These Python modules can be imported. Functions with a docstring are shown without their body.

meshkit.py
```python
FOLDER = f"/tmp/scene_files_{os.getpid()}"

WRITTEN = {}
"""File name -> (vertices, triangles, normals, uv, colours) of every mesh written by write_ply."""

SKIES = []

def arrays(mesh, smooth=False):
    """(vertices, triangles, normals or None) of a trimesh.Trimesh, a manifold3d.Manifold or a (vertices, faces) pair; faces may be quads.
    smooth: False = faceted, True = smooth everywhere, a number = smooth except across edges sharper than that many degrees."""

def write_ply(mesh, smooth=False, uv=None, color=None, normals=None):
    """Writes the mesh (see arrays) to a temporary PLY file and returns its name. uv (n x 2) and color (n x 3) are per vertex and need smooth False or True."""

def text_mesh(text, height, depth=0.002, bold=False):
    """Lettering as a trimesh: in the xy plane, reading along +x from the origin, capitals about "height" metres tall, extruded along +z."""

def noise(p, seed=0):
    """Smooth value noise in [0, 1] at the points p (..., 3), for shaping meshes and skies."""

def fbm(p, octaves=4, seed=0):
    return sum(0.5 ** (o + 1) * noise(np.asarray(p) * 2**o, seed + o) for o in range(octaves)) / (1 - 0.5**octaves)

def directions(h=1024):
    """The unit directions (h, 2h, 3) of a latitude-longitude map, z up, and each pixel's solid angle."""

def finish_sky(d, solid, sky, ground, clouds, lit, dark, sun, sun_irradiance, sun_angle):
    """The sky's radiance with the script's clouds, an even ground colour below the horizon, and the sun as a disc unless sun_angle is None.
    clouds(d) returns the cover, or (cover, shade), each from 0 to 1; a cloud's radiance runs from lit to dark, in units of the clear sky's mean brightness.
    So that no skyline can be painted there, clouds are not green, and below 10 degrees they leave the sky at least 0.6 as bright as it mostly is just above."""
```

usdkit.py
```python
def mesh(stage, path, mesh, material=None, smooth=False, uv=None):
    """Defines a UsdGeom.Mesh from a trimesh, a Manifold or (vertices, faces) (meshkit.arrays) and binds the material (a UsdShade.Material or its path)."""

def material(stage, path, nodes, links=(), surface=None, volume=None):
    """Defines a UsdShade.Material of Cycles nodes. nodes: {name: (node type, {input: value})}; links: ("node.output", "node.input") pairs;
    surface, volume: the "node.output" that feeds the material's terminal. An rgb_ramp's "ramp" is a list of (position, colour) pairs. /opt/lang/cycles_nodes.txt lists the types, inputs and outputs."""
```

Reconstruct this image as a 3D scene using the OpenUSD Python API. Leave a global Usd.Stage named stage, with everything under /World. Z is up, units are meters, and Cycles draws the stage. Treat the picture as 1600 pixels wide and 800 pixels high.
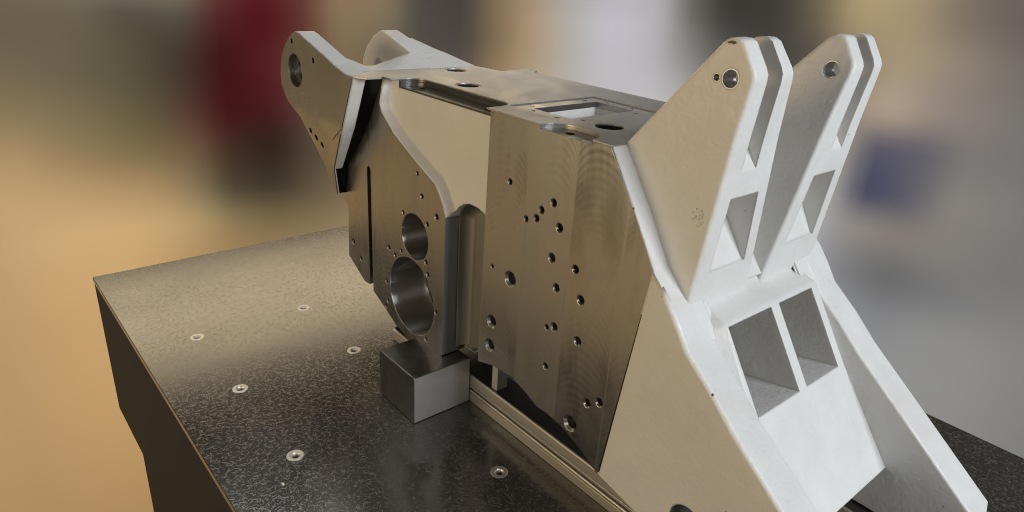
import math, random
import numpy as np, trimesh
import manifold3d as m3
from manifold3d import Manifold, CrossSection
from shapely.geometry import Polygon, LineString
from pxr import Usd, UsdGeom, UsdLux, UsdShade, Gf, Sdf
import usdkit, meshkit

stage = Usd.Stage.CreateInMemory()
UsdGeom.SetStageUpAxis(stage, UsdGeom.Tokens.z)
UsdGeom.SetStageMetersPerUnit(stage, 1.0)
UsdGeom.Xform.Define(stage, '/World')
rng = random.Random(7)

# ------------------------------------------------------------------ camera
CAM = Gf.Vec3d(0, 0, 0.806)
R_ = (0.64020331, 0.7661385, 0.05631631)          # picture right
D_ = (0.33401833, -0.211597, -0.91850883)         # picture down
F_ = (-0.69178861, 0.60684307, -0.3913694)        # forward
cam = UsdGeom.Camera.Define(stage, '/World/camera')
cam.AddTransformOp().Set(Gf.Matrix4d(*R_, 0, *[-c for c in D_], 0, *[-c for c in F_], 0, CAM[0], CAM[1], CAM[2], 1))
cam.CreateHorizontalApertureAttr(36.0)
cam.CreateVerticalApertureAttr(18.0)
cam.CreateFocalLengthAttr(36.0 * 1072.235 / 1600)
cam.CreateClippingRangeAttr(Gf.Vec2f(0.02, 200))
cam.CreateExposureAttr(0.0)

# ------------------------------------------------------------------ light
dome = UsdLux.DomeLight.Define(stage, '/World/sky')
dome.CreateIntensityAttr(1.0)
dm = usdkit.material(stage, '/World/Looks/dim_room', {'b': ('background_shader', {'color': (1.0, 0.86, 0.68), 'strength': 0.03})}, [], surface='b.background')
UsdShade.MaterialBindingAPI.Apply(dome.GetPrim()).Bind(dm)

def lamp(name, pos, aim, w, h, power, color):
    """A soft rectangular lamp; power is its radiance."""
    l = UsdLux.RectLight.Define(stage, '/World/' + name)
    p, a = np.array(pos, float), np.array(aim, float)
    z = p - a; z /= np.linalg.norm(z)
    x = np.cross([0, 0, 1], z); x /= np.linalg.norm(x)
    y = np.cross(z, x)
    l.AddTransformOp().Set(Gf.Matrix4d(*x, 0, *y, 0, *z, 0, *p, 1))
    l.CreateWidthAttr(w); l.CreateHeightAttr(h)
    l.CreateIntensityAttr(power); l.CreateColorAttr(Gf.Vec3f(*color))
    return l

lamp('window_light', (2.5, 1.05, 1.85), (-0.4, 0.88, 0.35), 1.5, 1.2, 21.5, (0.89, 0.945, 1.0))
lamp('front_lamp', (-1.6, -2.8, 0.75), (-0.8, 0.66, 0.3), 2.4, 1.2, 6.3, (1.0, 0.77, 0.46))
lamp('hall_window', (-4.0, 1.6, 1.32), (-1.0, 1.3, 1.32), 4.5, 0.70, 2.35, (1.0, 0.79, 0.50))
lamp('hall_window_001', (-4.0, 5.6, 1.30), (-1.0, 1.6, 1.0), 3.4, 0.80, 2.2, (1.0, 0.95, 0.88))
lamp('side_lamp', (1.3, -1.5, 1.25), (-0.9, 0.66, 0.3), 0.7, 0.5, 8.0, (1.0, 0.96, 0.90))
for k, az in enumerate((100, 128, 156, 184)):
    a = math.radians(az)
    lamp('wall_light' if not k else f'wall_light_{k:03d}', (3.0 * math.cos(a), 3.0 * math.sin(a), 2.4), (5 * math.cos(a), 5 * math.sin(a), 0.0), 1.6, 0.6, 14.0, (1.0, 0.97, 0.92))

# ------------------------------------------------------------------ helpers
def mat(name, nodes, links, surface='p.BSDF'):
    return usdkit.material(stage, '/World/Looks/' + name, nodes, links, surface=surface)

used = {}
def path_for(name, parent):
    base = (parent if parent else '/World') + '/' + name
    n = used.get(base, 0); used[base] = n + 1
    return base if n == 0 else f'{base}_{n:03d}'

def tag(prim, label=None, category=None, group=None, kind=None):
    for k, v in (('label', label), ('category', category), ('group', group), ('kind', kind)):
        if v: prim.SetCustomDataByKey(k, v)
    return prim

def thing(name, label, category, group=None, loc=(0, 0, 0), kind=None):
    p = path_for(name, None)
    x = UsdGeom.Xform.Define(stage, p)
    x.AddTranslateOp().Set(Gf.Vec3d(*loc))
    tag(x.GetPrim(), label, category, group, kind)
    return p

def part(name, mesh, material, parent=None, smooth=35, label=None):
    p = path_for(name, parent)
    m = usdkit.mesh(stage, p, mesh, material, smooth=smooth)
    if label: m.GetPrim().SetCustomDataByKey('label', label)
    return p

Y_UP = np.array([[1, 0, 0, 0], [0, 0, -1, 0], [0, 1, 0, 0]], float)

def ccw(pts):
    pts = [tuple(map(float, p)) for p in pts]
    a = sum(p[0] * q[1] - q[0] * p[1] for p, q in zip(pts, pts[1:] + pts[:1]))
    return pts if a > 0 else pts[::-1]

def inset(pts, d):
    """Mitred inset with the same number of corners (d < 0 grows)."""
    P = np.array(pts); n = len(P); out = []
    for i in range(n):
        a, b, c = P[i - 1], P[i], P[(i + 1) % n]
        u, v = (b - a) / np.linalg.norm(b - a), (c - b) / np.linalg.norm(c - b)
        nu, nv = np.array([-u[1], u[0]]), np.array([-v[1], v[0]])
        k = nu + nv; k /= max(1 + nu @ nv, 0.25)
        out.append(b + k * d)
    return [tuple(p) for p in out]

def soften(pts, r, rc=None):
    """Rounds the corners of a polygon: convex r, concave rc."""
    g = Polygon(pts)
    rc = r if rc is None else rc
    if r: g = g.buffer(-r, join_style=2).buffer(r, quad_segs=5)
    if rc: g = g.buffer(rc, join_style=2).buffer(-rc, quad_segs=5)
    g = g.simplify(0.0002)
    return ccw(list(g.exterior.coords)[:-1])

def extrude(pts, y0, y1):
    """A prism of the (x, z) polygon between two y."""
    return CrossSection([ccw(pts)]).extrude(y1 - y0).transform(Y_UP).translate([0, y1, 0])

def loft(rings):
    """A closed solid through [(points in (x, z), y), ...] from near to far; the rings have equally many points."""
    n = len(rings[0][0])
    v = np.array([(p[0], y, p[1]) for pts, y in rings for p in pts])
    f = []
    for k in range(len(rings) - 1):
        for i in range(n):
            j = (i + 1) % n
            a, b, c, d = k * n + i, k * n + j, (k + 1) * n + j, (k + 1) * n + i
            f += [(a, b, c), (a, c, d)]
    cap0 = np.array(m3.triangulate([np.array(rings[0][0])]))
    cap1 = np.array(m3.triangulate([np.array(rings[-1][0])]))
    f += [tuple(t) for t in cap0] + [tuple(t[::-1] + (len(rings) - 1) * n) for t in cap1]
    # orientation: near cap must face -y ; ring ccw in (x,z) seen from -y is ccw -> normal -y
    f = [(a, b, c) for a, b, c in f]
    me = trimesh.Trimesh(v, np.array(f), process=False)
    if me.volume < 0: me.invert()
    # make winding consistent
    trimesh.repair.fix_normals(me)
    return Manifold(m3.Mesh(me.vertices.astype(np.float32), me.faces.astype(np.uint32)))

def rounded(pts, y0, y1, r0=0.004, r1=0.0, steps=3):
    """A plate of the (x, z) polygon whose near edge is rounded by r0 and far edge by r1."""
    pts = ccw(pts); rings = []
    if r0:
        for k in range(steps + 1):
            t = math.pi / 2 * k / steps
            rings.append((inset(pts, r0 * (1 - math.sin(t))), y0 + r0 * (1 - math.cos(t))))
    else: rings.append((pts, y0))
    if r1:
        for k in range(steps + 1):
            t = math.pi / 2 * k / steps
            rings.append((inset(pts, r1 * (1 - math.cos(t))), y1 - r1 * (1 - math.sin(t))))
    else: rings.append((pts, y1))
    m = loft(rings)
    if m.status() != m3.Error.NoError or m.volume() <= 0:
        return extrude(pts, y0, y1)
    return m

def box(x0, x1, y0, y1, z0, z1):
    return Manifold.cube([x1 - x0, y1 - y0, z1 - z0]).translate([x0, y0, z0])

def cbox(x0, x1, y0, y1, z0, z1, c=0.001):
    """A box with chamfered edges."""
    return Manifold.batch_hull([box(x0 + c, x1 - c, y0 + c, y1 - c, z0, z1), box(x0, x1, y0 + c, y1 - c, z0 + c, z1 - c), box(x0 + c, x1 - c, y0, y1, z0 + c, z1 - c)])

def cyl_y(x, z, r, y0, y1, r2=None, n=40):
    return Manifold.cylinder(y1 - y0, r, r if r2 is None else r2, n).rotate([-90, 0, 0]).translate([x, y0, z])

def cyl_z(x, y, r, z0, z1, r2=None, n=40):
    return Manifold.cylinder(z1 - z0, r, r if r2 is None else r2, n).translate([x, y, z0])

def tube_y(x, z, ri, ro, y0, y1, n=64):
    return cyl_y(x, z, ro, y0, y1, n=n) - cyl_y(x, z, ri, y0 - .01, y1 + .01, n=n)

def union(ms):
    return Manifold.batch_boolean(list(ms), m3.OpType.Add)

def xy_prism(pts, z0, z1):
    return CrossSection([ccw(pts)]).extrude(z1 - z0).translate([0, 0, z0])

# ------------------------------------------------------------------ materials
POS = {'g': ('geometry', {})}

paint = mat('cast_paint', {**POS,
    'n1': ('noise_texture', {'scale': 150.0, 'detail': 2.0, 'roughness': 0.55}),
    'n2': ('noise_texture', {'scale': 26.0, 'detail': 2.0}),
    'n3': ('noise_texture', {'scale': 7.0, 'detail': 5.0, 'roughness': 0.65}),
    'v': ('voronoi_texture', {'scale': 70.0}),
    'vr': ('map_range', {'from_min': 0.0, 'from_max': 0.30, 'to_min': 0.0, 'to_max': 1.0, 'clamp': True}),
    'a': ('math', {'math_type': 'multiply_add', 'value2': 0.35}),
    'a2': ('math', {'math_type': 'multiply_add', 'value2': 1.8}),
    'be': ('bevel', {'radius': 0.004, 'samples': 6}),
    'b': ('bump', {'strength': 0.38, 'distance': 0.0017}),
    'c': ('mix_color', {'a': (0.545, 0.53, 0.50), 'b': (0.70, 0.695, 0.68)}),
    # a few open pores and dirt specks in the paint
    'pv': ('voronoi_texture', {'scale': 17.0, 'randomness': 1.0}),
    'pr': ('map_range', {'from_min': 0.018, 'from_max': 0.030, 'to_min': 1.0, 'to_max': 0.0, 'clamp': True}),
    'c2': ('mix_color', {'b': (0.09, 0.075, 0.06)}),
    'r': ('map_range', {'from_min': 0.3, 'from_max': 0.7, 'to_min': 0.34, 'to_max': 0.56}),
    'p': ('principled_bsdf', {'specular_ior_level': 0.45})},
    [('g.position', f'{n}.vector') for n in ('n1', 'n2', 'n3', 'v', 'pv')] +
    [('v.distance', 'vr.value'), ('vr.result', 'a.value1'), ('n1.fac', 'a.value3'), ('n2.fac', 'a2.value1'), ('a.value', 'a2.value3'), ('a2.value', 'b.height'), ('be.bevel', 'b.normal'),
     ('n3.fac', 'c.fac'), ('c.result', 'c2.a'), ('pv.distance', 'pr.value'), ('pr.result', 'c2.fac'), ('c2.result', 'p.base_color'), ('n2.fac', 'r.value'), ('r.result', 'p.roughness'), ('b.normal', 'p.normal')])

def steel(name, color, rough, marks=0.0, width=0.098, shift=0.0, pitch=0.008, cloud=0.5, bump=0.02, rot=(0, 0, 0), stretch=(1, 1, 1), aniso=0.0, bevel=0.0012, metallic=1.0):
    """Milled steel: cloudy handling, fine grain and, where marks > 0, the overlapping arcs of cutter passes that run down z side by side in x."""
    d = tuple(c * (1 - 0.42 * cloud) for c in color)
    nodes = {**POS,
        'm': ('mapping', {'scale': stretch, 'rotation': rot}),
        'n1': ('noise_texture', {'scale': 10.0, 'detail': 5.0, 'roughness': 0.62, 'distortion': 0.8}),
        'n2': ('noise_texture', {'scale': 140.0, 'detail': 3.0, 'roughness': 0.7}),
        'cr': ('map_range', {'from_min': 0.30, 'from_max': 0.74, 'to_min': 0.0, 'to_max': 1.0, 'clamp': True}),
        'c': ('mix_color', {'a': d, 'b': color}),
        'r': ('map_range', {'from_min': 0.3, 'from_max': 0.7, 'to_min': rough * 1.18, 'to_max': rough * 0.82}),
        'be': ('bevel', {'radius': bevel, 'samples': 4}),
        'b': ('bump', {'strength': bump, 'distance': 0.001}),
        'p': ('principled_bsdf', {'metallic': metallic, 'anisotropic': aniso})}
    links = [('g.position', 'm.vector'), ('m.vector', 'n1.vector'), ('m.vector', 'n2.vector'), ('c.result', 'p.base_color'), ('be.bevel', 'b.normal'), ('b.normal', 'p.normal'), ('r.result', 'p.roughness'), ('cr.result', 'c.fac')]
    if not marks:
        return mat(name, nodes, links + [('n1.fac', 'cr.value'), ('n1.fac', 'r.value'), ('n2.fac', 'b.height')])
    k = 2 * math.pi / pitch
    nodes.update({
        's': ('separate_xyz', {}),
        'xo': ('math', {'math_type': 'add', 'value2': shift}),
        'xm': ('math', {'math_type': 'floored_modulo', 'value2': width}),
        'xc': ('math', {'math_type': 'subtract', 'value2': width / 2}),
        'x2': ('math', {'math_type': 'multiply'}),
        'rr': ('math', {'math_type': 'subtract', 'value1': (width * 0.53) ** 2}),
        'sq': ('math', {'math_type': 'sqrt'}),
        'nw': ('noise_texture', {'scale': 4.0, 'detail': 2.0}),
        'sg': ('math', {'math_type': 'subtract'}),
        'ph': ('math', {'math_type': 'multiply', 'value2': k}),
        'nk': ('math', {'math_type': 'multiply_add', 'value2': 26.0}),
        'si': ('math', {'math_type': 'sine'}),
        # where the marks show: patches
        'mk': ('noise_texture', {'scale': 7.0, 'detail': 3.0, 'roughness': 0.6}),
        'mr': ('map_range', {'from_min': 0.42, 'from_max': 0.66, 'to_min': 0.05, 'to_max': 1.0, 'clamp': True}),
        'sm': ('math', {'math_type': 'multiply'}),
        # each pass a little different in tone
        'pf': ('math', {'math_type': 'divide', 'value2': width}),
        'fl': ('math', {'math_type': 'floor'}),
        'wn': ('white_noise_texture', {'dimensions': '1D'}),
        'f1': ('math', {'math_type': 'multiply_add', 'value2': marks}),
        'f2': ('math', {'math_type': 'multiply_add', 'value2': 0.36}),
        # a darker seam where two passes meet
        'ax': ('math', {'math_type': 'absolute'}),
        'se': ('map_range', {'from_min': width * 0.475, 'from_max': width * 0.5, 'to_min': 0.0, 'to_max': -0.22, 'clamp': True}),
        'f3': ('math', {'math_type': 'add'}),
        'hb': ('math', {'math_type': 'multiply_add', 'value2': 0.6})})
    links += [('g.position', 's.vector'), ('s.x', 'xo.value1'), ('xo.value', 'xm.value1'), ('xm.value', 'xc.value1'), ('xc.value', 'x2.value1'), ('xc.value', 'x2.value2'), ('x2.value', 'rr.value2'), ('rr.value', 'sq.value1'),
              ('g.position', 'nw.vector'), ('g.position', 'mk.vector'), ('s.z', 'sg.value1'), ('sq.value', 'sg.value2'), ('sg.value', 'ph.value1'), ('nw.fac', 'nk.value1'), ('ph.value', 'nk.value3'), ('nk.value', 'si.value1'),
              ('mk.fac', 'mr.value'), ('si.value', 'sm.value1'), ('mr.result', 'sm.value2'), ('xo.value', 'pf.value1'), ('pf.value', 'fl.value1'), ('fl.value', 'wn.w'),
              ('sm.value', 'f1.value1'), ('n1.fac', 'f1.value3'), ('wn.value', 'f2.value1'), ('f1.value', 'f2.value3'), ('xc.value', 'ax.value1'), ('ax.value', 'se.value'), ('f2.value', 'f3.value1'), ('se.result', 'f3.value2'),
              ('f3.value', 'cr.value'), ('f3.value', 'r.value'), ('sm.value', 'hb.value1'), ('n2.fac', 'hb.value3'), ('hb.value', 'b.height')]
    return mat(name, nodes, links)

face_steel = steel('milled_face_steel', (0.435, 0.43, 0.415), 0.44, marks=0.095, pitch=0.0125, shift=0.825, cloud=0.8, bump=0.05, stretch=(1.6, 1.0, 0.5))
plate_steel = steel('milled_plate_steel', (0.415, 0.408, 0.39), 0.42, marks=0.05, width=0.16, shift=0.08, pitch=0.012, cloud=0.7, bump=0.03, rot=(0, 0.5, 0), stretch=(1.6, 1.0, 0.4))
ear_steel = steel('milled_ear_steel', (0.40, 0.392, 0.375), 0.40, cloud=0.45)
top_steel = steel('milled_top_steel', (0.44, 0.445, 0.44), 0.46, cloud=0.22, bump=0.012)
frame_steel = steel('milled_frame_steel', (0.34, 0.335, 0.325), 0.36, cloud=0.4)
slot_steel = steel('milled_slot_steel', (0.16, 0.155, 0.145), 0.36, cloud=0.4, stretch=(.3, 3, 3))
channel_steel = steel('milled_channel_steel', (0.36, 0.345, 0.32), 0.5, cloud=0.8, bump=0.04, stretch=(2.5, 2.5, 0.2))
edge_steel = steel('milled_edge_steel', (0.36, 0.37, 0.39), 0.45, cloud=0.7, stretch=(2, 2, 0.3), metallic=0.6)
bore_steel = mat('bored_steel', {**POS,
    'm': ('mapping', {'scale': (1, 30, 1)}), 'n': ('noise_texture', {'scale': 8.0, 'detail': 3.0}),
    'c': ('mix_color', {'a': (0.50, 0.495, 0.49), 'b': (0.64, 0.635, 0.63)}), 't': ('tangent', {'direction_type': 'radial', 'axis': 'y'}),
    'p': ('principled_bsdf', {'metallic': 1.0, 'roughness': 0.36, 'anisotropic': 0.88, 'anisotropic_rotation': 0.25})},
    [('g.position', 'm.vector'), ('m.vector', 'n.vector'), ('n.fac', 'c.fac'), ('c.result', 'p.base_color'), ('t.tangent', 'p.tangent')])
shoulder_steel = steel('dark_shoulder_steel', (0.045, 0.045, 0.045), 0.30, cloud=0.3)
block_steel = steel('ground_block_steel', (0.42, 0.41, 0.40), 0.28, cloud=0.4, bevel=0.0015)
brushed_steel = steel('brushed_block_steel', (0.60, 0.585, 0.56), 0.42, cloud=0.7, bevel=0.0015, metallic=0.55)
alu = steel('extruded_aluminium', (0.70, 0.67, 0.60), 0.42, cloud=0.15, stretch=(0.15, 3, 3), bevel=0.0015, metallic=0.8)
insert_steel = steel('insert_steel', (0.60, 0.57, 0.52), 0.35, cloud=0.2, metallic=0.8)
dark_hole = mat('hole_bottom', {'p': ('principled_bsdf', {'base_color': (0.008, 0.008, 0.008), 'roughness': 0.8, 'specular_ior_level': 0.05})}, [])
chip_mat = mat('bare_iron', {**POS, 'n': ('noise_texture', {'scale': 400.0, 'detail': 3.0}), 'c': ('mix_color', {'a': (0.035, 0.025, 0.02), 'b': (0.16, 0.12, 0.09)}), 'p': ('principled_bsdf', {'roughness': 0.6})},
               [('g.position', 'n.vector'), ('n.fac', 'c.fac'), ('c.result', 'p.base_color')])
scuff_mat = mat('scuffed_paint', {**POS, 'n': ('noise_texture', {'scale': 330.0, 'detail': 4.0, 'roughness': 0.7}), 'r': ('map_range', {'from_min': 0.5, 'from_max': 0.66, 'to_min': 0.0, 'to_max': 1.0, 'clamp': True}),
                 'c': ('mix_color', {'a': (0.63, 0.62, 0.60), 'b': (0.20, 0.17, 0.14)}), 'p': ('principled_bsdf', {'roughness': 0.5})},
                [('g.position', 'n.vector'), ('n.fac', 'r.value'), ('r.result', 'c.fac'), ('c.result', 'p.base_color')])
white_chip = mat('pale_crumb', {'p': ('principled_bsdf', {'base_color': (0.75, 0.70, 0.55), 'roughness': 0.6})}, [])

granite = mat('black_granite', {**POS,
    'n0': ('noise_texture', {'scale': 120.0, 'detail': 1.0}),
    'n1': ('noise_texture', {'scale': 112.0, 'detail': 0.8, 'roughness': 0.5, 'distortion': 0.9}),
    's': ('math', {'math_type': 'subtract', 'value2': 0.5}), 'ab': ('math', {'math_type': 'absolute'}),
    'l': ('map_range', {'from_min': 0.005, 'from_max': 0.060, 'to_min': 1.0, 'to_max': 0.0, 'clamp': True}),
    'k': ('map_range', {'from_min': 0.34, 'from_max': 0.56, 'to_min': 0.0, 'to_max': 1.0, 'clamp': True}),
    'lk': ('math', {'math_type': 'multiply'}),
    'n2': ('noise_texture', {'scale': 340.0, 'detail': 2.0, 'roughness': 0.7}),
    'n3': ('noise_texture', {'scale': 5.0, 'detail': 4.0}),
    'nr': ('map_range', {'from_min': 0.3, 'from_max': 0.7, 'to_min': 0.14, 'to_max': 0.20}),
    'c0': ('mix_color', {'a': (0.006, 0.0058, 0.0052), 'b': (0.058, 0.053, 0.046)}),
    'c': ('mix_color', {'b': (0.092, 0.083, 0.070)}),
    'r': ('math', {'math_type': 'multiply_add', 'value2': 0.07}),
    'b': ('bump', {'strength': 0.12, 'distance': 0.0006}),
    'p': ('principled_bsdf', {'ior': 2.1, 'specular_ior_level': 0.5})},
    [('g.position', f'{n}.vector') for n in ('n0', 'n1', 'n2', 'n3')] +
    [('n1.fac', 's.value1'), ('s.value', 'ab.value1'), ('ab.value', 'l.value'), ('n0.fac', 'k.value'), ('l.result', 'lk.value1'), ('k.result', 'lk.value2'),
     ('n2.fac', 'c0.fac'), ('c0.result', 'c.a'), ('lk.value', 'c.fac'), ('c.result', 'p.base_color'), ('n3.fac', 'nr.value'), ('lk.value', 'r.value1'), ('nr.result', 'r.value3'), ('r.value', 'p.roughness'), ('lk.value', 'b.height'), ('b.normal', 'p.normal')])
table_side = mat('table_side', {**POS, 'n': ('noise_texture', {'scale': 5.0, 'detail': 5.0}), 'c': ('mix_color', {'a': (0.0085, 0.0105, 0.0135), 'b': (0.014, 0.017, 0.021)}), 'p': ('principled_bsdf', {'roughness': 0.75, 'specular_ior_level': 0.2})},
                 [('g.position', 'n.vector'), ('n.fac', 'c.fac'), ('c.result', 'p.base_color')])
floor_mat = mat('hall_floor', {**POS, 'n': ('noise_texture', {'scale': 0.6, 'detail': 4.0}), 'c': ('mix_color', {'a': (0.34, 0.26, 0.16), 'b': (0.46, 0.36, 0.23)}), 'p': ('principled_bsdf', {'roughness': 0.55})},
                [('g.position', 'n.vector'), ('n.fac', 'c.fac'), ('c.result', 'p.base_color')])
wall_mat = mat('hall_backdrop', {'a': ('attribute', {'attribute': 'tint'}), 'p': ('diffuse_bsdf', {})}, [('a.color', 'p.color')], surface='p.BSDF')

# ------------------------------------------------------------------ setting: floor, backdrop
fl = usdkit.mesh(stage, '/World/floor', trimesh.creation.box(extents=(24, 24, 0.1), transform=trimesh.transformations.translation_matrix((-1, 1, -0.90))), floor_mat)
tag(fl.GetPrim(), 'tan hall floor far below the table, out of focus', 'floor', kind='structure')

def lin(c):
    c = np.asarray(c, float) / 255
    return np.where(c <= 0.04045, c / 12.92, ((c + 0.055) / 1.055) ** 2.4)

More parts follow.
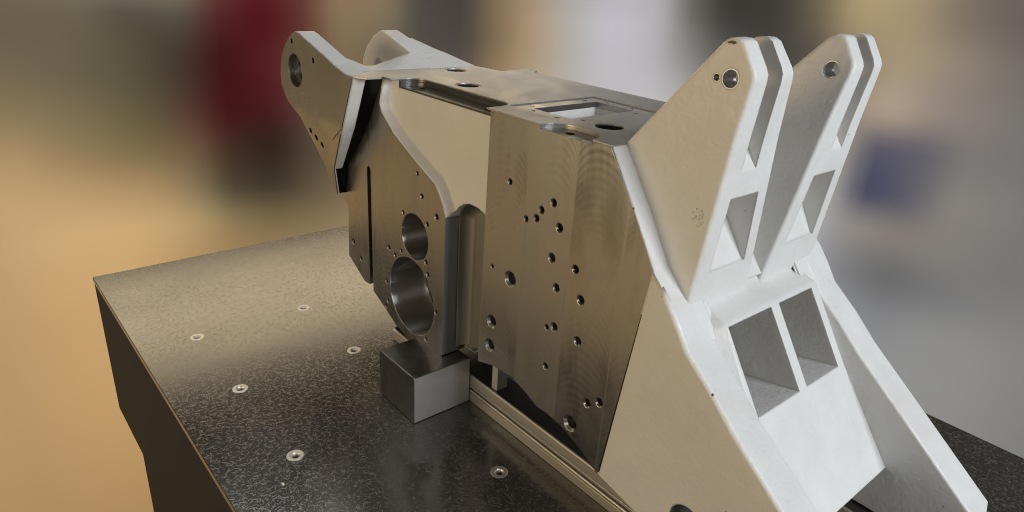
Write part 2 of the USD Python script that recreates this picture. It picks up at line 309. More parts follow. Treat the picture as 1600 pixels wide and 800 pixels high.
# the hall beyond is a soft blur of colours in the photograph: a curved backdrop whose own colours run softly into each other
AZ = list(range(84, 192, 3))
EL = [-36, -30, -26, -23, -20, -17, -14, -11, -8, -5, -2, 2, 6]
TINT = np.array([int(c) for c in '''181 185 185 181 185 185 181 185 185 191 194 193 224 225 221 252 252 248 270 271 272 266 270 278 250 258 274 275 286 313 360 378 418 478 505 547 597 629 659 691 718 725 744 754 734 753 741 692 725 689 614 673 615 520 607 533 424 537 453 340 472 382 270 414 323 215 366 276 173 328 241 142 306 222 122 309 217 111 326 222 108 385 259 124 485 326 159 552 371 186 560 380 194 528 361 188 483 332 175 483 332 175 483 332 175 483 332 175
181 185 185 181 185 185 181 185 185 191 194 193 224 225 221 252 252 248 270 271 272 266 270 278 250 258 274 275 286 313 360 378 418 478 505 547 597 629 659 691 718 725 744 754 734 753 741 692 725 689 614 673 615 520 607 533 424 537 453 340 472 382 270 414 323 215 366 276 173 328 241 142 306 222 122 309 217 111 326 222 108 385 259 124 485 326 159 552 371 186 560 380 194 528 361 188 483 332 175 483 332 175 483 332 175 483 332 175
181 185 185 181 185 185 181 185 185 191 194 193 224 225 221 252 252 248 270 271 272 266 270 278 250 258 274 275 286 313 360 378 418 478 505 547 597 629 659 691 718 725 744 754 734 753 741 692 725 689 614 673 615 520 607 533 424 537 453 340 472 382 270 414 323 215 366 276 173 328 241 142 306 222 122 309 217 111 326 222 108 385 259 124 485 326 159 552 371 186 560 380 194 528 361 188 483 332 175 483 332 175 483 332 175 483 332 175
178 182 182 178 182 182 178 182 182 187 191 190 220 221 217 244 244 240 253 255 257 239 244 253 209 217 233 240 251 277 339 358 397 467 497 540 594 630 660 689 721 727 738 754 735 742 735 690 710 678 608 652 599 510 582 514 412 510 433 326 443 361 257 386 302 203 337 255 162 297 220 132 275 201 112 282 201 103 307 213 105 381 260 126 497 337 166 567 384 194 571 390 201 532 365 191 484 333 176 484 333 176 484 333 176 484 333 176
162 167 170 162 167 170 162 167 170 171 174 177 196 198 197 206 206 207 193 194 200 165 168 176 134 138 146 178 183 197 305 323 356 454 491 522 589 635 645 671 712 704 699 723 704 684 687 653 639 618 566 573 533 462 496 443 361 420 361 276 353 293 212 298 239 163 252 193 125 210 155 96 174 130 76 161 120 65 213 159 85 377 277 142 513 359 182 571 394 201 576 401 208 536 374 196 483 334 176 483 334 176 483 334 176 483 334 176
143 149 156 143 149 156 143 149 156 150 155 162 170 173 178 176 177 182 183 180 181 202 192 180 197 181 168 222 208 203 304 325 349 479 518 503 586 629 590 623 660 627 625 649 628 601 607 589 556 541 509 491 458 405 413 369 303 334 289 223 268 227 166 221 183 128 182 146 97 136 105 67 85 65 41 40 32 21 57 46 29 201 154 88 340 243 125 403 283 145 458 323 168 489 344 180 459 321 168 459 321 168 459 321 168 459 321 168
122 130 141 122 130 141 122 130 141 128 135 146 148 153 163 164 166 173 189 186 183 206 196 183 101 100 129 55 59 105 330 331 303 494 508 414 498 518 442 495 515 474 504 519 509 499 504 510 469 458 452 419 389 353 347 305 248 261 223 170 194 165 125 160 136 100 142 118 83 115 90 62 66 45 33 27 14 11 46 21 15 126 78 48 161 121 64 216 163 87 291 212 115 367 263 140 365 261 140 365 261 140 365 261 140 365 261 140
101 110 123 101 110 123 101 110 123 106 115 128 124 131 144 143 147 157 163 162 168 171 165 166 102 100 126 84 82 118 272 260 224 296 290 230 271 272 232 300 304 284 365 369 376 400 404 436 390 385 409 364 337 315 309 260 202 208 169 122 127 109 86 110 95 75 120 98 70 123 89 61 86 39 32 52 10 12 45 7 8 67 39 28 94 82 45 140 117 70 184 146 89 218 168 99 240 183 105 240 183 105 240 183 105 240 183 105
82 91 105 82 91 105 82 91 105 86 95 108 101 109 121 123 126 135 150 147 149 186 171 164 235 203 183 323 264 210 210 183 147 116 109 94 98 96 89 144 142 139 263 259 269 348 351 396 354 357 402 315 298 293 290 232 167 190 140 86 69 62 56 75 66 57 109 86 62 141 104 64 97 42 33 67 10 12 41 7 8 46 33 25 74 67 41 105 92 59 129 108 72 145 119 77 164 133 83 164 133 83 164 133 83 164 133 83
69 77 89 69 77 89 69 77 89 72 80 92 84 91 101 102 105 110 127 124 122 169 153 139 240 201 162 291 234 166 191 158 113 70 63 53 43 41 40 62 61 60 163 159 163 327 330 375 360 369 428 313 301 302 281 221 158 155 115 73 51 46 41 58 53 47 143 116 79 170 126 76 88 30 25 62 7 10 62 15 16 67 62 47 73 66 49 112 98 68 117 99 69 120 102 70 135 113 76 135 113 76 135 113 76 135 113 76
66 73 80 66 73 80 66 73 80 69 75 82 79 83 88 86 88 90 98 97 94 122 112 102 172 146 120 280 224 148 304 244 142 121 99 70 39 37 33 32 31 29 95 92 88 313 317 359 335 341 397 291 290 304 261 211 160 165 122 78 46 42 39 57 51 46 167 127 88 193 128 83 103 34 28 81 12 15 110 42 39 187 160 125 180 162 126 168 148 110 143 125 91 135 116 83 141 120 83 141 120 83 141 120 83 141 120 83
72 76 80 72 76 80 72 76 80 75 79 82 85 87 87 82 84 83 88 87 84 104 97 88 143 123 104 263 211 137 341 273 151 152 121 80 47 43 37 35 33 29 84 81 76 245 246 267 297 301 338 272 264 269 236 198 157 146 115 82 64 56 48 71 61 52 145 107 78 175 104 72 124 43 36 106 25 26 140 57 52 204 154 124 212 187 147 188 168 128 160 142 106 152 131 95 154 130 91 154 130 91 154 130 91 154 130 91
72 76 80 72 76 80 72 76 80 75 79 82 85 87 87 82 84 83 88 87 84 104 97 88 143 123 104 263 211 137 341 273 151 152 121 80 47 43 37 35 33 29 84 81 76 245 246 267 297 301 338 272 264 269 236 198 157 146 115 82 64 56 48 71 61 52 145 107 78 175 104 72 124 43 36 106 25 26 140 57 52 204 154 124 212 187 147 188 168 128 160 142 106 152 131 95 154 130 91 154 130 91 154 130 91 154 130 91'''.split()]).reshape(len(EL), len(AZ), 3) / 999.0
def backdrop():
    # section of the cove: floor, curve, wall (distance from the middle, height)
    prof = [(0.9, -.848), (2.4, -.846), (3.1, -.838), (3.5, -.80), (3.9, -.71), (4.25, -.57), (4.55, -.37), (4.78, -.10), (4.92, .2), (5.0, .55), (5.0, 1.1)]
    tt = np.linspace(0, 1, 50); pk = np.linspace(0, 1, len(prof))
    prof = np.stack([np.interp(tt, pk, [p[k] for p in prof]) for k in (0, 1)], 1)
    az = np.linspace(70, 205, 136)
    v, col = [], []
    from scipy.interpolate import RegularGridInterpolator
    T = TINT if TINT is not None else np.full((len(EL), len(AZ), 3), 0.5)
    itp = RegularGridInterpolator((EL, AZ), T, method='pchip', bounds_error=False, fill_value=None)
    for R, z in prof:
        for a in az:
            v.append((R * math.cos(math.radians(a)), R * math.sin(math.radians(a)), z))
            el = math.degrees(math.atan2(z - 0.806, R))
            col.append(itp((np.clip(el, EL[0], EL[-1]), np.clip(a, AZ[0], AZ[-1]))))
    n = len(az); f = []
    for i in range(len(prof) - 1):
        for j in range(n - 1):
            f += [(i * n + j, (i + 1) * n + j, (i + 1) * n + j + 1), (i * n + j, (i + 1) * n + j + 1, i * n + j + 1)]
    m = usdkit.mesh(stage, '/World/backdrop', (np.array(v), np.array(f)), wall_mat, smooth=True)
    UsdGeom.PrimvarsAPI(m).CreatePrimvar('tint', Sdf.ValueTypeNames.Color3fArray, 'vertex').Set([Gf.Vec3f(*map(float, np.clip(c, 0.0, 0.95))) for c in col])
    tag(m.GetPrim(), 'blurred hall backdrop with dark red, tan, dark grey and pale patches', 'backdrop', kind='structure')
backdrop()

# ------------------------------------------------------------------ granite table with threaded inserts
T_X0, T_X1, T_Y0, T_Y1 = -1.905, 0.9, 0.234, 1.45
INS = [(-1.450, .353), (-1.452, .604), (-1.201, .358), (-1.205, .610), (-.950, .362), (-.708, .622), (-.700, .366), (-.452, .362), (-.20, .362)]
tb = thing('surface_plate', 'flecked black granite surface plate with steel threaded inserts', 'table')
slab = cbox(T_X0, T_X1, T_Y0, T_Y1, -0.014, 0.0, 0.0012)
for x, y in INS:
    slab -= cyl_z(x, y, 0.0155, -0.03, 0.01, n=32)
part('slab', slab, granite, tb, smooth=30)
part('side_panel', union([box(T_X0 + .002, T_X1 - .002, T_Y0 + 0.0015, T_Y1, -0.405, -0.0145), box(T_X0 + .05, T_X1, T_Y0 + 0.03, T_Y1, -0.84, -0.405)]), table_side, tb, smooth=False)
prof = [(0.0055, -0.0138), (0.0055, -0.004), (0.0075, -0.0004), (0.0085, 0.0004), (0.0138, 0.0008), (0.0152, 0.0002), (0.0152, -0.0138)]
for x, y in INS:
    ins = trimesh.creation.revolve(np.array(prof), sections=28); ins.apply_translation((x, y, 0))
    p = part('threaded_insert', ins, insert_steel, tb, smooth=30)
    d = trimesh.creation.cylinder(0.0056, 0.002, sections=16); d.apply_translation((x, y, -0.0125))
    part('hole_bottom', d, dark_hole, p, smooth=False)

cr = trimesh.creation.icosphere(2, 1.0)
cr.vertices *= (0.0035, 0.0022, 0.0016); cr.vertices += 0.0006 * (meshkit.noise(cr.vertices * 900)[:, None] - .5); cr.apply_translation((-0.894, 0.316, 0.0012))
o = part('crumb', cr, white_chip, None); tag(stage.GetPrimAtPath(o), 'tiny pale crumb lying on the granite near the front insert', 'crumb')

# ------------------------------------------------------------------ rails and blocks that carry the casting
def rail(name, label, y, x0, x1, depth=0.06, ux=None):
    t = thing(name, label, 'rail')
    low = cbox(x0, x1, y, y + depth, 0.0005, 0.026, 0.0014)
    low -= box(x0 - 1, x1 + 1, y - 0.01, y + 0.004, 0.0195, 0.0215)
    part('lower_bar', low, alu, t, smooth=30)
    part('groove', box(x0 + .002, x1 - .002, y + 0.006, y + depth - 0.006, 0.026, 0.0305), dark_hole, t, smooth=False)
    up = cbox(ux or x0, x1, y, y + depth, 0.0305, 0.060, 0.0018)
    up -= box(x0 - 1, x1 + 1, y - 0.01, y + 0.003, 0.0375, 0.0395)
    u = part('upper_bar', up, alu, t, smooth=30)
    part('polished_top', box((ux or x0) + .003, x1 - .003, y + .003, y + depth - .003, 0.0598, 0.0603), slot_steel, u, smooth=False)
rail('aluminium_rail', 'grooved aluminium rail running under the near edge of the casting', 0.705, -1.20, 0.12, ux=-1.07)
rail('aluminium_rail', 'aluminium rail under the far side, showing below the white web', 0.958, -1.05, 0.12)
bk = thing('steel_block', 'square ground steel block under the bored end of the casting', 'block')
part('body', cbox(-1.030, -0.9053, 0.575, 0.7035, 0.0005, 0.100, 0.0012), block_steel, bk, smooth=30)
part('brushed_face', box(-0.9054, -0.9050, 0.5764, 0.7022, 0.0018, 0.0987), brushed_steel, bk, smooth=False)
o = part('spacer_block', cbox(-0.848, -0.832, 0.712, 0.738, 0.0603, 0.165, 0.0008), brushed_steel, None, smooth=30)
tag(stage.GetPrimAtPath(o), 'small upright steel spacer standing on the rail beside the block', 'block')

# ------------------------------------------------------------------ the casting
mc = thing('machine_casting', 'large cream painted casting with milled steel faces, ears and clevis lugs', 'machine part')

BORED = [(-1.147, .598), (-1.162, .549), (-1.155, .533), (-1.112, .500), (-1.046, .469), (-0.972, .438), (-0.956, .421), (-0.944, .404), (-0.937, .385),
         (-0.941, .1015), (-0.984, .093), (-1.053, .081), (-1.110, .093), (-1.153, .1135), (-1.201, .134), (-1.217, .1445), (-1.240, .143), (-1.310, .180), (-1.304, .298), (-1.330, .317), (-1.345, .318)]
MAIN = [(-0.822, .5975), (-0.573, .5975), (-0.518, .519), (-0.480, .458), (-0.527, .103), (-0.568, .124), (-0.605, .139), (-0.643, .144), (-0.668, .143), (-0.700, .155), (-0.733, .164), (-0.785, .1605), (-0.828, .148)]
LEG = [(-0.573, .599), (-0.518, .519), (-0.479, .461), (-0.445, .424), (-0.427, .401), (-0.409, .375), (-0.366, .340), (-0.327, .303), (-0.251, .242), (-0.125, .140), (-0.110, .062), (-0.33, .062), (-0.452, .0885), (-0.524, .104), (-0.480, .456), (-0.519, .515), (-0.5745, .597)]
# near leg plate: from the band beside the milled face down to the foot
LEGP = [(-0.480, .4575), (-0.445, .424), (-0.427, .401), (-0.409, .375), (-0.366, .340), (-0.327, .303), (-0.251, .242), (-0.125, .140), (-0.110, .062), (-0.33, .062), (-0.452, .0885), (-0.524, .104)]
CY = 0.848

# -- bored plate
bp = extrude(BORED, 0.660, 0.715)
bp -= extrude([(-1.2170, .10), (-1.2020, .10), (-1.2020, .405), (-1.2040, .4105), (-1.2095, .4130), (-1.2150, .4105), (-1.2170, .405)], 0.64, 0.700)
B1, B2 = (-1.0372, .3160, .0462), (-1.0500, .1850, .0808)
for x, z, r in (B1, B2):
    bp -= cyl_y(x, z, r + .002, 0.6, 0.8, n=72)
PLATE_HOLES = [(-1.0282, .4442, .0042), (-1.013, .4044, .0055), (-.9645, .3791, .0061), (-1.0777, .3534, .0046), (-.9943, .3553, .005), (-1.1328, .2605, .0057), (-1.1092, .252, .005), (-1.0862, .270, .0048), (-.9976, .278, .0053), (-.9918, .2549, .0053), (-1.2861, .221, .0063), (-1.253, .1922, .0055), (-1.1453, .1805, .0053), (-1.1400, .136, .0046), (-1.1498, .1200, .0050), (-.9622, .1871, .0048), (-.9952, .1120, .0051)]
def tap(m, x, z, r, y):
    m -= cyl_y(x, z, r * 0.84, y - 0.01, y + 0.035, n=24)
    return m - cyl_y(x, z, r * 1.28, y - 0.001, y + r * 0.42, r2=r * 0.80, n=24)
for x, z, r in PLATE_HOLES: bp = tap(bp, x, z, r, 0.660)
bpp = part('bored_plate', bp, plate_steel, mc)
part('bore_sleeve', tube_y(B1[0], B1[1], B1[2], B1[2] + .0021, 0.6603, 0.86) - cyl_y(B1[0], B1[1], B1[2] + .0022, .655, .6625, r2=B1[2] - .0004, n=64), bore_steel, bpp)
s2 = tube_y(B2[0], B2[1], B2[2], B2[2] + .0021, 0.6603, 0.745) + tube_y(B2[0], B2[1], B2[2] - .005, B2[2] + .0021, 0.745, 0.90) - cyl_y(B2[0], B2[1], B2[2] + .0022, .655, .6625, r2=B2[2] - .0004, n=64)
part('bore_sleeve', s2, bore_steel, bpp)
part('milled_edge', Manifold.hull_points(np.array([(x + d, y, z) for x, z in ((-.9372, .3835), (-.9408, .1030)) for d in (-.0004, .0003) for y in (.6606, .7000)])), edge_steel, bpp)
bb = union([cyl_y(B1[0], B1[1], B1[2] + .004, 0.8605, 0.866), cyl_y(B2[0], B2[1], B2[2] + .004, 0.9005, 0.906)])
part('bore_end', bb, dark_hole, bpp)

# -- drilled main face
MAIN_HOLES = [(-.7674, .4988, .005), (-.669, .4937, .0061), (-.6931, .4757, .0058), (-.7028, .4596, .0059), (-.7253, .4515, .005), (-.653, .4606, .0067), (-.6633, .4096, .007), (-.6136, .4099, .0063), (-.7536, .3395, .0118), (-.8005, .3444, .004), (-.6485, .3663, .0066), (-.5976, .3676, .0069), (-.7949, .2436, .0105), (-.6615, .2941, .0048), (-.6458, .3014, .0069), (-.5953, .3011, .0067), (-.7969, .1961, .0105), (-.6569, .2261, .0056), (-.563, .2103, .007), (-.5402, .2246, .0068), (-.5926, .1560, .0120)]
NOTCH = xy_prism(soften([(-.709, .60), (-.606, .60), (-.606, .697), (-.709, .697)], .034, 0), 0.5935, 0.64)
SLOT = xy_prism(soften([(-1.112, .60), (-.838, .60), (-.838, .714), (-1.112, .714)], .026, 0), 0.586, 0.64) + xy_prism(soften([(-1.117, .60), (-.833, .60), (-.833, .7185), (-1.117, .7185)], .028, 0), 0.5935, 0.64)
MAINC = ccw(MAIN)
def main_solid(g=0.0):
    return loft([(inset(MAINC, -g), 0.60), (inset(MAINC, -g), 0.6606), (inset(MAINC, 0.012 - g), 0.7201), (inset(MAINC, 0.012 - g), 0.721)]) + (extrude(MAINC, 0.60, 0.7203) ^ box(-.8215, -.602, .6, .8, .54, .7))
SLOT_OUT = xy_prism(soften([(-1.1195, .60), (-.8305, .60), (-.8305, .721), (-1.1195, .721)], .030, 0), 0.583, 0.64)
mf = (main_solid() ^ box(-2, 0, 0.66, 0.72, 0, 0.7)) - SLOT - NOTCH - box(-.8350, -.6900, .705, .900, 0.5893, 0.61)
for x, z, r in MAIN_HOLES: mf = tap(mf, x, z, r, 0.660)
part('drilled_face_plate', mf, face_steel, mc)

# -- milled channel between the two
ARCH = [(-.9365, .09), (-.828, .09), (-.828, .396), (-.836, .408), (-.850, .4165), (-.868, .4215), (-.890, .4215), (-.908, .416), (-.922, .406), (-.932, .393), (-.9365, .380)]
ARCH = ccw(ARCH)
ch = extrude([(-.9365, .115), (-.8285, .145), (-.8285, .596), (-.9365, .596)], 0.690, 0.735)
cut_rings = [(inset(ARCH, 0.0), 0.64), (inset(ARCH, 0.0), 0.690), (inset(ARCH, 0.002), 0.699), (inset(ARCH, 0.007), 0.706), (inset(ARCH, 0.015), 0.710), (inset(ARCH, 0.019), 0.7108)]
chan_cut = loft(cut_rings)
arch_big = extrude(inset(ARCH, -0.0012), 0.6, 0.9)
ch = (ch ^ arch_big) - chan_cut
part('milled_channel', ch, channel_steel, mc)

# -- cast panel with its rounded step up to the bored plate
B_out = ccw(BORED)
step_rings = [(inset(B_out, -a), y) for a, y in ((.0006, .6602), (.0016, .6608), (.0030, .6630), (.0046, .6665), (.0062, .6700), (.0082, .6735), (.0110, .6765), (.0150, .6784), (.0152, .70))]
step = loft(step_rings)
zone2 = extrude([(-1.1475, .5965), (-.8228, .5965), (-.8228, .33), (-.9366, .383), (-.958, .383), (-1.05, .44), (-1.14, .50), (-1.1755, .553)], 0.6, 0.74)
panel = (extrude([(-1.20, .5965), (-.8228, .5965), (-.8228, .33), (-.97, .33), (-1.20, .50)], 0.678, 0.74) + step) ^ zone2
panel = panel - extrude(inset(B_out, -0.0004), 0.60, 0.80) - SLOT_OUT - extrude(inset(ARCH, -0.0016), 0.60, 0.80)
part('cast_panel', panel, paint, mc, smooth=18)

def pocket(y0, y1):
    p = [(-.25, .389), (-.4035, .389), (-.76, .400), (-.76, .20), (-.46, .262), (-.3385, .2865), (-.25, .30)]
    return rounded(ccw(p), y0, y1, 0.0, 0.0)
POCKETS = pocket(0.7345, 0.838) + pocket(0.858, 0.949)
POCKETS_WIDE = box(-.79, -.30, 0.7330, 0.9505, 0.175, 0.4175) ^ extrude([(-.79, .4175), (-.38, .4175), (-.20, .10), (-.79, .10)], 0.7, 1.0)

# -- painted core (inside everything), with the ramp to the ears
core = extrude([(-1.20, .5965), (-.575, .5965), (-.479, .452), (-.445, .415), (-.412, .372), (-.515, .13), (-.56, .13), (-.61, .15), (-.70, .165), (-1.20, .165)], 0.7205, 1.035)
core -= box(-1.3, -0.56, 1.005, 1.1, 0.0, 0.7)
core -= box(-1.3, -1.13, 0.925, 1.1, 0.0, 0.7)
core -= cyl_y(B1[0], B1[1], B1[2] + .0065, 0.7, 0.867) + cyl_y(B2[0], B2[1], B2[2] + .0065, 0.7, 0.907)
core -= SLOT_OUT + NOTCH
core -= box(-.8035, -.7195, .7305, .8735, 0.44, 0.62)
core -= xy_prism([(-.64, .70), (-.64, .76), (-.67, .76), (-.67, .70)], 0.56, 0.62)
core -= extrude(inset(ARCH, -0.0016), 0.6, 0.7355)
core -= xy_prism(soften([(-1.10, .985), (-.70, .985), (-.70, 1.05), (-1.10, 1.05)], .02, 0), 0.575, 0.62)
RAMP = [(-1.199, .5965), (-1.205, .600), (-1.235, .6085), (-1.269, .619), (-1.32, .632), (-1.36, .6415), (-1.36, .54), (-1.28, .46), (-1.199, .40)]
for_ramp = extrude(RAMP, 0.803, 0.925)
# flared outer flank on the far side
for_ramp = for_ramp ^ xy_prism([(-1.15, .60), (-1.15, .925), (-1.21, .918), (-1.30, .875), (-1.40, .845), (-1.45, .842), (-1.45, .60)], 0.2, 0.8)
SADDLE = [(-1.199, .5965), (-1.205, .599), (-1.225, .6015), (-1.248, .6030), (-1.266, .6015), (-1.276, .594), (-1.281, .58), (-1.281, .56), (-1.199, .56)]
for_ramp += extrude(SADDLE, 0.64, 0.81) + extrude([(-1.199, .57), (-1.281, .57), (-1.281, .50), (-1.199, .36)], 0.7165, 0.81)
def root(y_far, y_near, z_ear):
    """The swept root of an ear: from the saddle up to the ear's flank."""
    return Manifold.hull_points(np.array([(-1.281, y_near, .5985), (-1.281, y_far, z_ear), (-1.25, y_far, z_ear - .0085), (-1.25, y_near, .6005), (-1.205, y_far, .5995), (-1.205, y_near, .5970)] + [(x, y, .55) for x in (-1.281, -1.205) for y in (y_far, y_near)]))
for_ramp += root(0.806, 0.715, 0.6225) + root(0.640, 0.690, 0.6225)
EAR = ccw([(-1.399, .655), (-1.418, .648), (-1.434, .638), (-1.452, .625), (-1.466, .610), (-1.477, .595), (-1.485, .575), (-1.489, .555), (-1.488, .535), (-1.466, .508), (-1.412, .481), (-1.384, .446), (-1.359, .414), (-1.338, .379), (-1.3295, .331),
       (-1.3257, .325), (-1.3135, .3285), (-1.300, .388), (-1.2113, .497), (-1.163, .5985), (-1.194, .601), (-1.235, .6105), (-1.269, .621), (-1.32, .635), (-1.356, .645), (-1.380, .652)])
def ear_lean(v):
    """The lower part of the ear falls back from the bored end: y grows below its corner."""
    v = np.array(v); v[:, 1] += 0.205 * np.clip(0.497 - v[:, 2], 0, .19)
    return v
ear_body = rounded(EAR, 0.6075, 0.647, 0.0, 0.003).refine_to_length(0.010).warp_batch(ear_lean)
FEAR = ccw([(-1.399, .655), (-1.432, .640), (-1.464, .614), (-1.484, .583), (-1.488, .535), (-1.466, .515), (-1.40, .49), (-1.276, .47), (-1.276, .622), (-1.32, .635), (-1.356, .645)])
far_ear = rounded(FEAR, 0.802, 0.846, 0.002, 0.004)
EB = (-1.412, .575)
ear_body -= cyl_y(EB[0], EB[1], 0.036, 0.5, 0.626)
ear_body -= cyl_y(EB[0], EB[1], 0.0192, 0.5, 0.7)
far_ear -= cyl_y(EB[0], EB[1], 0.019, 0.7, 0.9)
S_TOP, S_BOT = (-1.1635, -1.3135), (.5975, .3285)
def on_sh(s, t, back=0.0):
    """Point on the shoulder beside the ear: s down the edge, t from the ear face (0) to the bored plate (1)."""
    a = np.array([(-1.1635, .6085, .5975), (-1.2113, .6085, .497), (-1.3, .6322, .388), (-1.3135, .6445, .3285)])
    b = np.array([(-1.149, .660, .5975), (-1.207, .660, .497), (-1.2992, .660, .388), (-1.3127, .660, .3285)])
    k = np.array([0, .37, .78, 1.0])
    pa = np.array([np.interp(s, k, a[:, i]) for i in range(3)]); pb = np.array([np.interp(s, k, b[:, i]) for i in range(3)])
    return pa * (1 - t) + pb * t + np.array((-1.0, 0, 0)) * back * (1 if back < 0.01 else 1 - 0.92 * s)
def shoulder(s0, s1, t0, t1, lift, back, n=10):
    out = []
    f0, f1 = (t0 if callable(t0) else lambda s: t0), (t1 if callable(t1) else lambda s: t1)
    cuts = sorted({s0, s1} | {c for c in (.1, .2, .3, .37, .5, .6, .7, .78, .9) if s0 < c < s1})
    for a, b in zip(cuts, cuts[1:]):
        P = [on_sh(x, f(x), k) for x in (a, b) for f in (f0, f1) for k in (-lift, back)]
        out.append(Manifold.hull_points(np.array(P)))
    return union(out)
wedge = shoulder(0, 1, 0, 1.0, 0.0, 0.05)
ears = ear_body + far_ear + for_ramp + wedge + box(-1.29, -1.199, 0.7155, 0.9, 0.20, 0.32)
ears -= extrude(inset(B_out, -0.0004), 0.659, 0.716)
core -= box(-.8350, -.6900, .705, .900, 0.5893, 0.61)
core -= POCKETS_WIDE
part('cast_core', core, paint, mc)
part('cast_ears', ears, paint, mc, smooth=40)

# -- milled face of the near ear
ef = extrude(EAR, 0.605, 0.6075).refine_to_length(0.010).warp_batch(ear_lean)
ef -= cyl_y(EB[0], EB[1], 0.0345, 0.5, 0.626, n=64)
EAR_HOLES = [(-1.4199, .6337, .0039), (-1.3226, .6075, .0044), (-1.3716, .4562, .005), (-1.3495, .4457, .005), (-1.3285, .4344, .0049)]
for x, z, r in EAR_HOLES: ef -= cyl_y(x, z, r * 1.35, 0.6, 0.65, n=20)
ef -= extrude([(-1.2776, .4545), (-1.2063, .4991), (-1.2125, .4895), (-1.2200, .4830)], 0.60, 0.6069).refine_to_length(0.01).warp_batch(ear_lean)
ep = part('ear_face', ef, ear_steel, mc)
part('bearing_seat', tube_y(EB[0], EB[1], .0188, .0352, 0.6195, 0.6255) + tube_y(EB[0], EB[1], .0343, .0358, 0.6077, 0.6195), frame_steel, mc)
part('bore_sleeve', tube_y(EB[0], EB[1], .0178, .0190, 0.6258, 0.6465), bore_steel, mc)
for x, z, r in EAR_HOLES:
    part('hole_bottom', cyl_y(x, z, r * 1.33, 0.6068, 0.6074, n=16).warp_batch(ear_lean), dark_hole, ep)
DOTS = [(-1.4272, .5276), (-1.4292, .5239), (-1.4277, .5204), (-1.4312, .516), (-1.4303, .5127), (-1.3826, .5323), (-1.3848, .5263), (-1.3829, .5216), (-1.3886, .5143), (-1.3913, .5096), (-1.3909, .5031), (-1.3953, .4917), (-1.3593, .5265), (-1.3614, .5206), (-1.36, .5166), (-1.3647, .5107), (-1.3638, .5075), (-1.3737, .4938), (-1.3756, .4897), (-1.3737, .4843), (-1.3177, .5146), (-1.3195, .5101), (-1.3147, .5088), (-1.3171, .5045), (-1.3208, .4994), (-1.324, .494), (-1.3218, .4917), (-1.3263, .486), (-1.3309, .4795), (-1.3301, .4762)]
dots = []
for x, z in DOTS:
    s = trimesh.creation.icosphere(1, 0.0016); s.vertices *= (1, .5, 1); s.apply_translation((x, 0.6049 + 0.205 * max(0, 0.497 - z), z)); dots.append(s)
dp = part('dot_marking', trimesh.util.concatenate(dots), block_steel, ep)
stage.GetPrimAtPath(dp).SetCustomDataByKey('kind', 'stuff')

# -- painted edge and dark milled shoulder beside the ear
ramp_t = lambda s: .42 + .10 * s
part('painted_edge', shoulder(0.0, .78, 0.0, ramp_t, .0016, .0004), paint, mc, smooth=30)
part('milled_shoulder', shoulder(0.0, .78, ramp_t, 1.0, .0012, .0004) + shoulder(.78, 1.0, 0.0, 1.0, .0012, .0004), shoulder_steel, mc, smooth=30)

# -- machined top
TOP = [(-.573, .660), (-1.1475, .660), (-1.136, .6515), (-1.136, .622), (-1.144, .619), (-1.160, .6078), (-1.198, .6078), (-1.206, .611), (-1.218, .649), (-1.231, .712), (-1.229, .784), (-1.220, .913), (-1.216, .9165), (-1.185, .921), (-1.132, .927), (-1.126, .935), (-1.134, .999), (-1.13, 1.003), (-.573, 1.005)]
tp = xy_prism(TOP, 0.5975, 0.600) - SLOT - NOTCH
tp -= box(-.835, -.690, .705, .900, 0.59, 0.61)
tp -= cyl_z(-.650, .740, .021, 0.55, 0.61)
tp -= xy_prism(soften([(-1.10, .985), (-.70, .985), (-.70, 1.05), (-1.10, 1.05)], .02, 0), 0.575, 0.62)
CB = [(-1.168, .8425, .0225), (-1.011, .7565, .0235)]
for x, y, r in CB: tp -= cyl_z(x, y, r, 0.55, 0.62, n=48)
core_cb = []
part('top_face', tp, top_steel, mc)
for x, y, r in CB:
    ring = (cyl_z(x, y, r + .0003, 0.5968, 0.5974) - cyl_z(x, y, r - .004, 0.59, 0.60)) + (cyl_z(x, y, r + .0002, 0.5975, 0.5988, n=48) - cyl_z(x, y, r - .0035, 0.59, 0.61, n=48))
    c = part('counterbore', ring, bore_steel, mc)
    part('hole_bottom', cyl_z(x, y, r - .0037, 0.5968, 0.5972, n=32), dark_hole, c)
part('pocket_bolt_hole', cyl_z(-.664, .676, .0065, .5936, .5938, n=18), dark_hole, mc)
part('round_hole', cyl_z(-.650, .740, .0206, 0.5966, 0.5970, n=32), dark_hole, mc)
part('slot_liner', (SLOT_OUT ^ box(-1.2, -.8, .6783, .73, .58, .5973)) - SLOT, slot_steel, mc)
for x in (-.875, -1.07):
    part('slot_bolt_hole', cyl_z(x, .697, .0055, .5876, .5880, n=18), dark_hole, mc)

# -- recessed window frame in the top
wf = box(-.8348, -.6902, .7052, .8998, 0.5895, 0.5984) - box(-.803, -.720, .731, .873, 0.5, 0.65) - NOTCH
FH = [(-.819, .742), (-.819, .862), (-.705, .742), (-.705, .862), (-.790, .718), (-.735, .718), (-.790, .886), (-.735, .886)]
for x, y in FH: wf -= cyl_z(x, y, .0042, 0.57, 0.62, n=18)
wfp = part('window_frame', wf, frame_steel, mc)
for x, y in FH:
    part('hole_bottom', cyl_z(x, y, .0040, .5938, .5942, n=16), dark_hole, wfp)

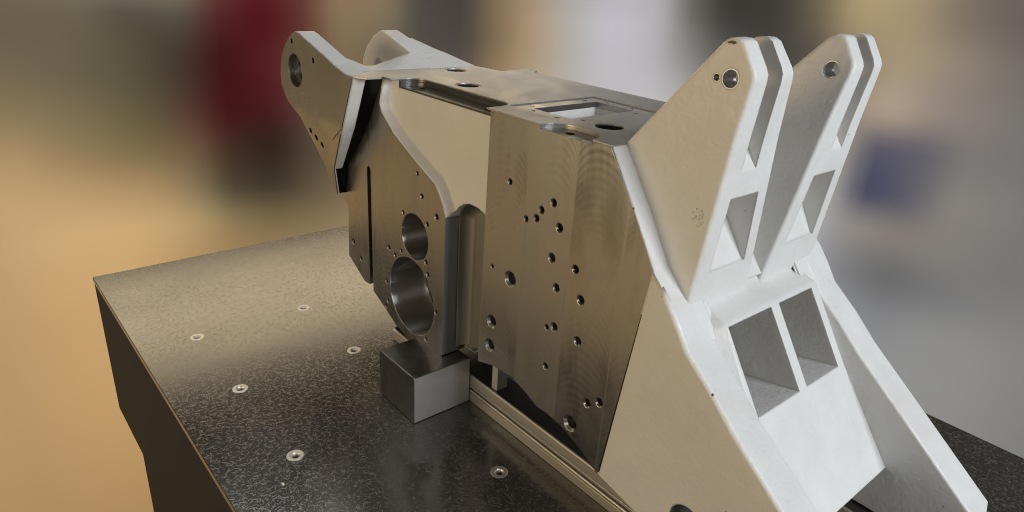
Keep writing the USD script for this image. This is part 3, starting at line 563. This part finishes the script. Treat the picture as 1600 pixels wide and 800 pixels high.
# -- near and far clevis lugs
LUG = [(-.585, .5935), (-.5730, .6025), (-.456, .7395), (-.4495, .7445), (-.443, .746), (-.434, .7455), (-.428, .742), (-.4115, .716), (-.4085, .709), (-.4088, .700), (-.418, .632), (-.4285, .530), (-.4425, .396), (-.447, .389), (-.4640, .418), (-.485, .449), (-.526, .512)]
LUG = ccw(LUG)
def lug_raw():
    m = rounded(LUG, 0.0, 1.0, 0.0, 0.0)
    rings = []
    pts = LUG; r = 0.0055
    W = 0.100
    for k in range(5):
        t = math.pi / 2 * k / 4
        rings.append((inset(pts, r * (1 - math.sin(t))), r * (1 - math.cos(t))))
    for k in range(5):
        t = math.pi / 2 * k / 4
        rings.append((inset(pts, r * (1 - math.cos(t))), W - r * (1 - math.sin(t))))
    return loft(rings)
def taper(v):
    v = np.array(v); z = np.clip(v[:, 2], .3, .75)
    w = .084 + .19 * (.71 - z)
    v[:, 1] = 0.690 + v[:, 1] / 0.100 * w
    return v
lug = lug_raw().warp_batch(taper)
# gap between the two cheeks of the clevis, floor parallel to the spine
slotcut = loft([(ccw([(-.36, .494), (-.419, .5905), (-.62, .880), (-.36, .880)]), 0.720), (ccw([(-.36, .494), (-.419, .5905), (-.62, .880), (-.36, .880)]), 0.7505)])
def shear(v):
    v = np.array(v); v[:, 1] += (.71 - v[:, 2]) * .055 - .003
    return v
lug -= slotcut.warp_batch(shear)
# pocket under it
pk = loft([(soften([(-.36, .563), (-.492, .557), (-.4395, .4585), (-.36, .4585)], .004, .003), y) for y in (0.717, 0.775)])
def shear2(v):
    v = np.array(v); t = (v[:, 1] - .717) / .058
    v[:, 1] = .717 + t * (.061 + np.clip(.56 - v[:, 2], -.05, .2) * .18)
    return v
lug -= pk.warp_batch(shear2)
lug -= cyl_y(-.438, .702, .0112, 0.5, 0.9, n=48)
lug -= cyl_y(-.456, .701, .0048, 0.5, 0.705, n=24)
def lug_sleeves(parent, sgn, small):
    f = (lambda y: y) if sgn > 0 else (lambda y: 2 * CY - y)
    for a, b in ((.6905, .7165), (.7475, .773)):
        ya, yb = sorted((f(a), f(b)))
        part('bore_sleeve', tube_y(-.438, .702, .0100, .0111, ya, yb, n=40), bore_steel, parent)
    if small:
        part('bore_sleeve', tube_y(-.456, .701, .0040, .0047, .6905, .704, n=24), bore_steel, parent)
lp = part('clevis_lug', lug, paint, mc, smooth=40)
lug_sleeves(lp, 1, True)
lug_f = lug.mirror([0, 1, 0]).translate([0, 2 * CY, 0])
lp2 = part('clevis_lug', lug_f, paint, mc, smooth=40)
lug_sleeves(lp2, -1, False)
CHIP = [(-.4500, .7400), (-.4460, .7418), (-.4440, .7424), (-.4395, .7418), (-.4372, .7402), (-.4395, .7392), (-.4405, .7384), (-.4440, .7394), (-.4462, .7388)]
part('paint_chip', extrude(CHIP, 0.6896, 0.6908), chip_mat, lp, smooth=False)
def blob(cx, cz, rx, rz, seed, n=18):
    r = random.Random(seed)
    return [(cx + rx * math.cos(2 * math.pi * k / n) * r.uniform(.6, 1.1), cz + rz * math.sin(2 * math.pi * k / n) * r.uniform(.6, 1.1)) for k in range(n)]
part('scuff', extrude(blob(-.449, .536, .011, .013, 3), 0.6898, 0.6908), scuff_mat, lp, smooth=False)

# -- spine between the lugs, down to the ridge, with the sloping band beside the milled face
SPINE = [(-.5735, .5985), (-.519, .5165), (-.480, .4575), (-.447, .4215), (-.430, .398), (-.412, .372), (-.62, .20), (-.62, .5985)]
spine = rounded(soften(SPINE, 0, 0), 0.6595, 1.0365, 0.0, 0.0) - box(-.9, -.3, .60, .7205, .0, .7) 
BAND = [(-.5742, .5985), (-.518, .5193), (-.4797, .4585), (-.4452, .4240), (-.4272, .4010), (-.4092, .3748), (-.43, .36), (-.50, .40), (-.58, .55)]
band = ((extrude(BAND, 0.6597, 0.7205) ^ box(-.7, -.4640, .6, .8, .3, .7)) + extrude(BAND, 0.6640, 0.7205)) - main_solid(-0.0003)
part('spine', (spine + band) - main_solid(-0.0003) - POCKETS_WIDE, paint, mc, smooth=40)

# -- legs: near and far plates
leg = rounded(LEGP, 0.6565, 0.7135, 0.006, 0.004, steps=4)
leg -= cyl_y(-.366, .134, .026, .6, .8, n=48)
lg = part('leg_plate', leg, paint, mc, smooth=40)
part('bore_sleeve', tube_y(-.366, .134, .0245, .0258, .6575, .713, n=48), bore_steel, lg)
part('scuff', extrude(blob(-.318, .186, .006, .013, 5), 0.6562, 0.6575), scuff_mat, lg, smooth=False)
part('leg_plate', rounded(LEGP, 0.982, 1.0425, 0.004, 0.006, steps=4), paint, mc, smooth=40)

def speck(x, y, z, r, parent):
    m = trimesh.creation.icosphere(2, r); m.vertices *= (1.0, .8, 1.5); m.apply_translation((x, y, z))
    part('paint_chip', m, chip_mat, parent)
speck(-.3655, .6590, .3365, .0017, lg)
speck(-.4160, .6911, .6975, .0012, lp)
speck(-.5245, .6605, .5285, .0014, mc)

# -- web between the legs with its two pockets
WEB = [(-.4785, .452), (-.462, .428), (-.452, .4145), (-.444, .4065), (-.435, .4015), (-.424, .398), (-.414, .395), (-.408, .3925), (-.4045, .389), (-.2465, .146), (-.275, .128), (-.45, .20), (-.78, .18), (-.78, .41), (-.55, .452)]
IN_LEG = [(-.4797, .4570), (-.4454, .4233), (-.4275, .4003), (-.4096, .3743), (-.25, .239), (-.30, .10), (-.70, .20), (-.70, .4570)]
WEB = ccw(WEB)
WEB_LOW = [(x - .0125, z - .0105) if x > -.479 and z > .38 else (x, z) for x, z in WEB]
web_body = loft([(WEB_LOW, 0.7090), (WEB_LOW, 0.7120), (WEB, 0.7325), (WEB, 0.9655), (WEB_LOW, 0.9835), (WEB_LOW, 0.987)])
web = (web_body + (extrude(WEB_LOW, 0.690, 1.006) ^ extrude(IN_LEG, 0.68, 1.02)) + extrude([(-.478, .4535), (-.4454, .4228), (-.4277, .3998), (-.4110, .3740), (-.48, .37)], 0.953, 0.990)) - POCKETS
part('web', web, paint, mc, smooth=30)
part('cross_rib', box(-.505, -.475, .7138, .9818, .0625, .26), paint, mc, smooth=False)
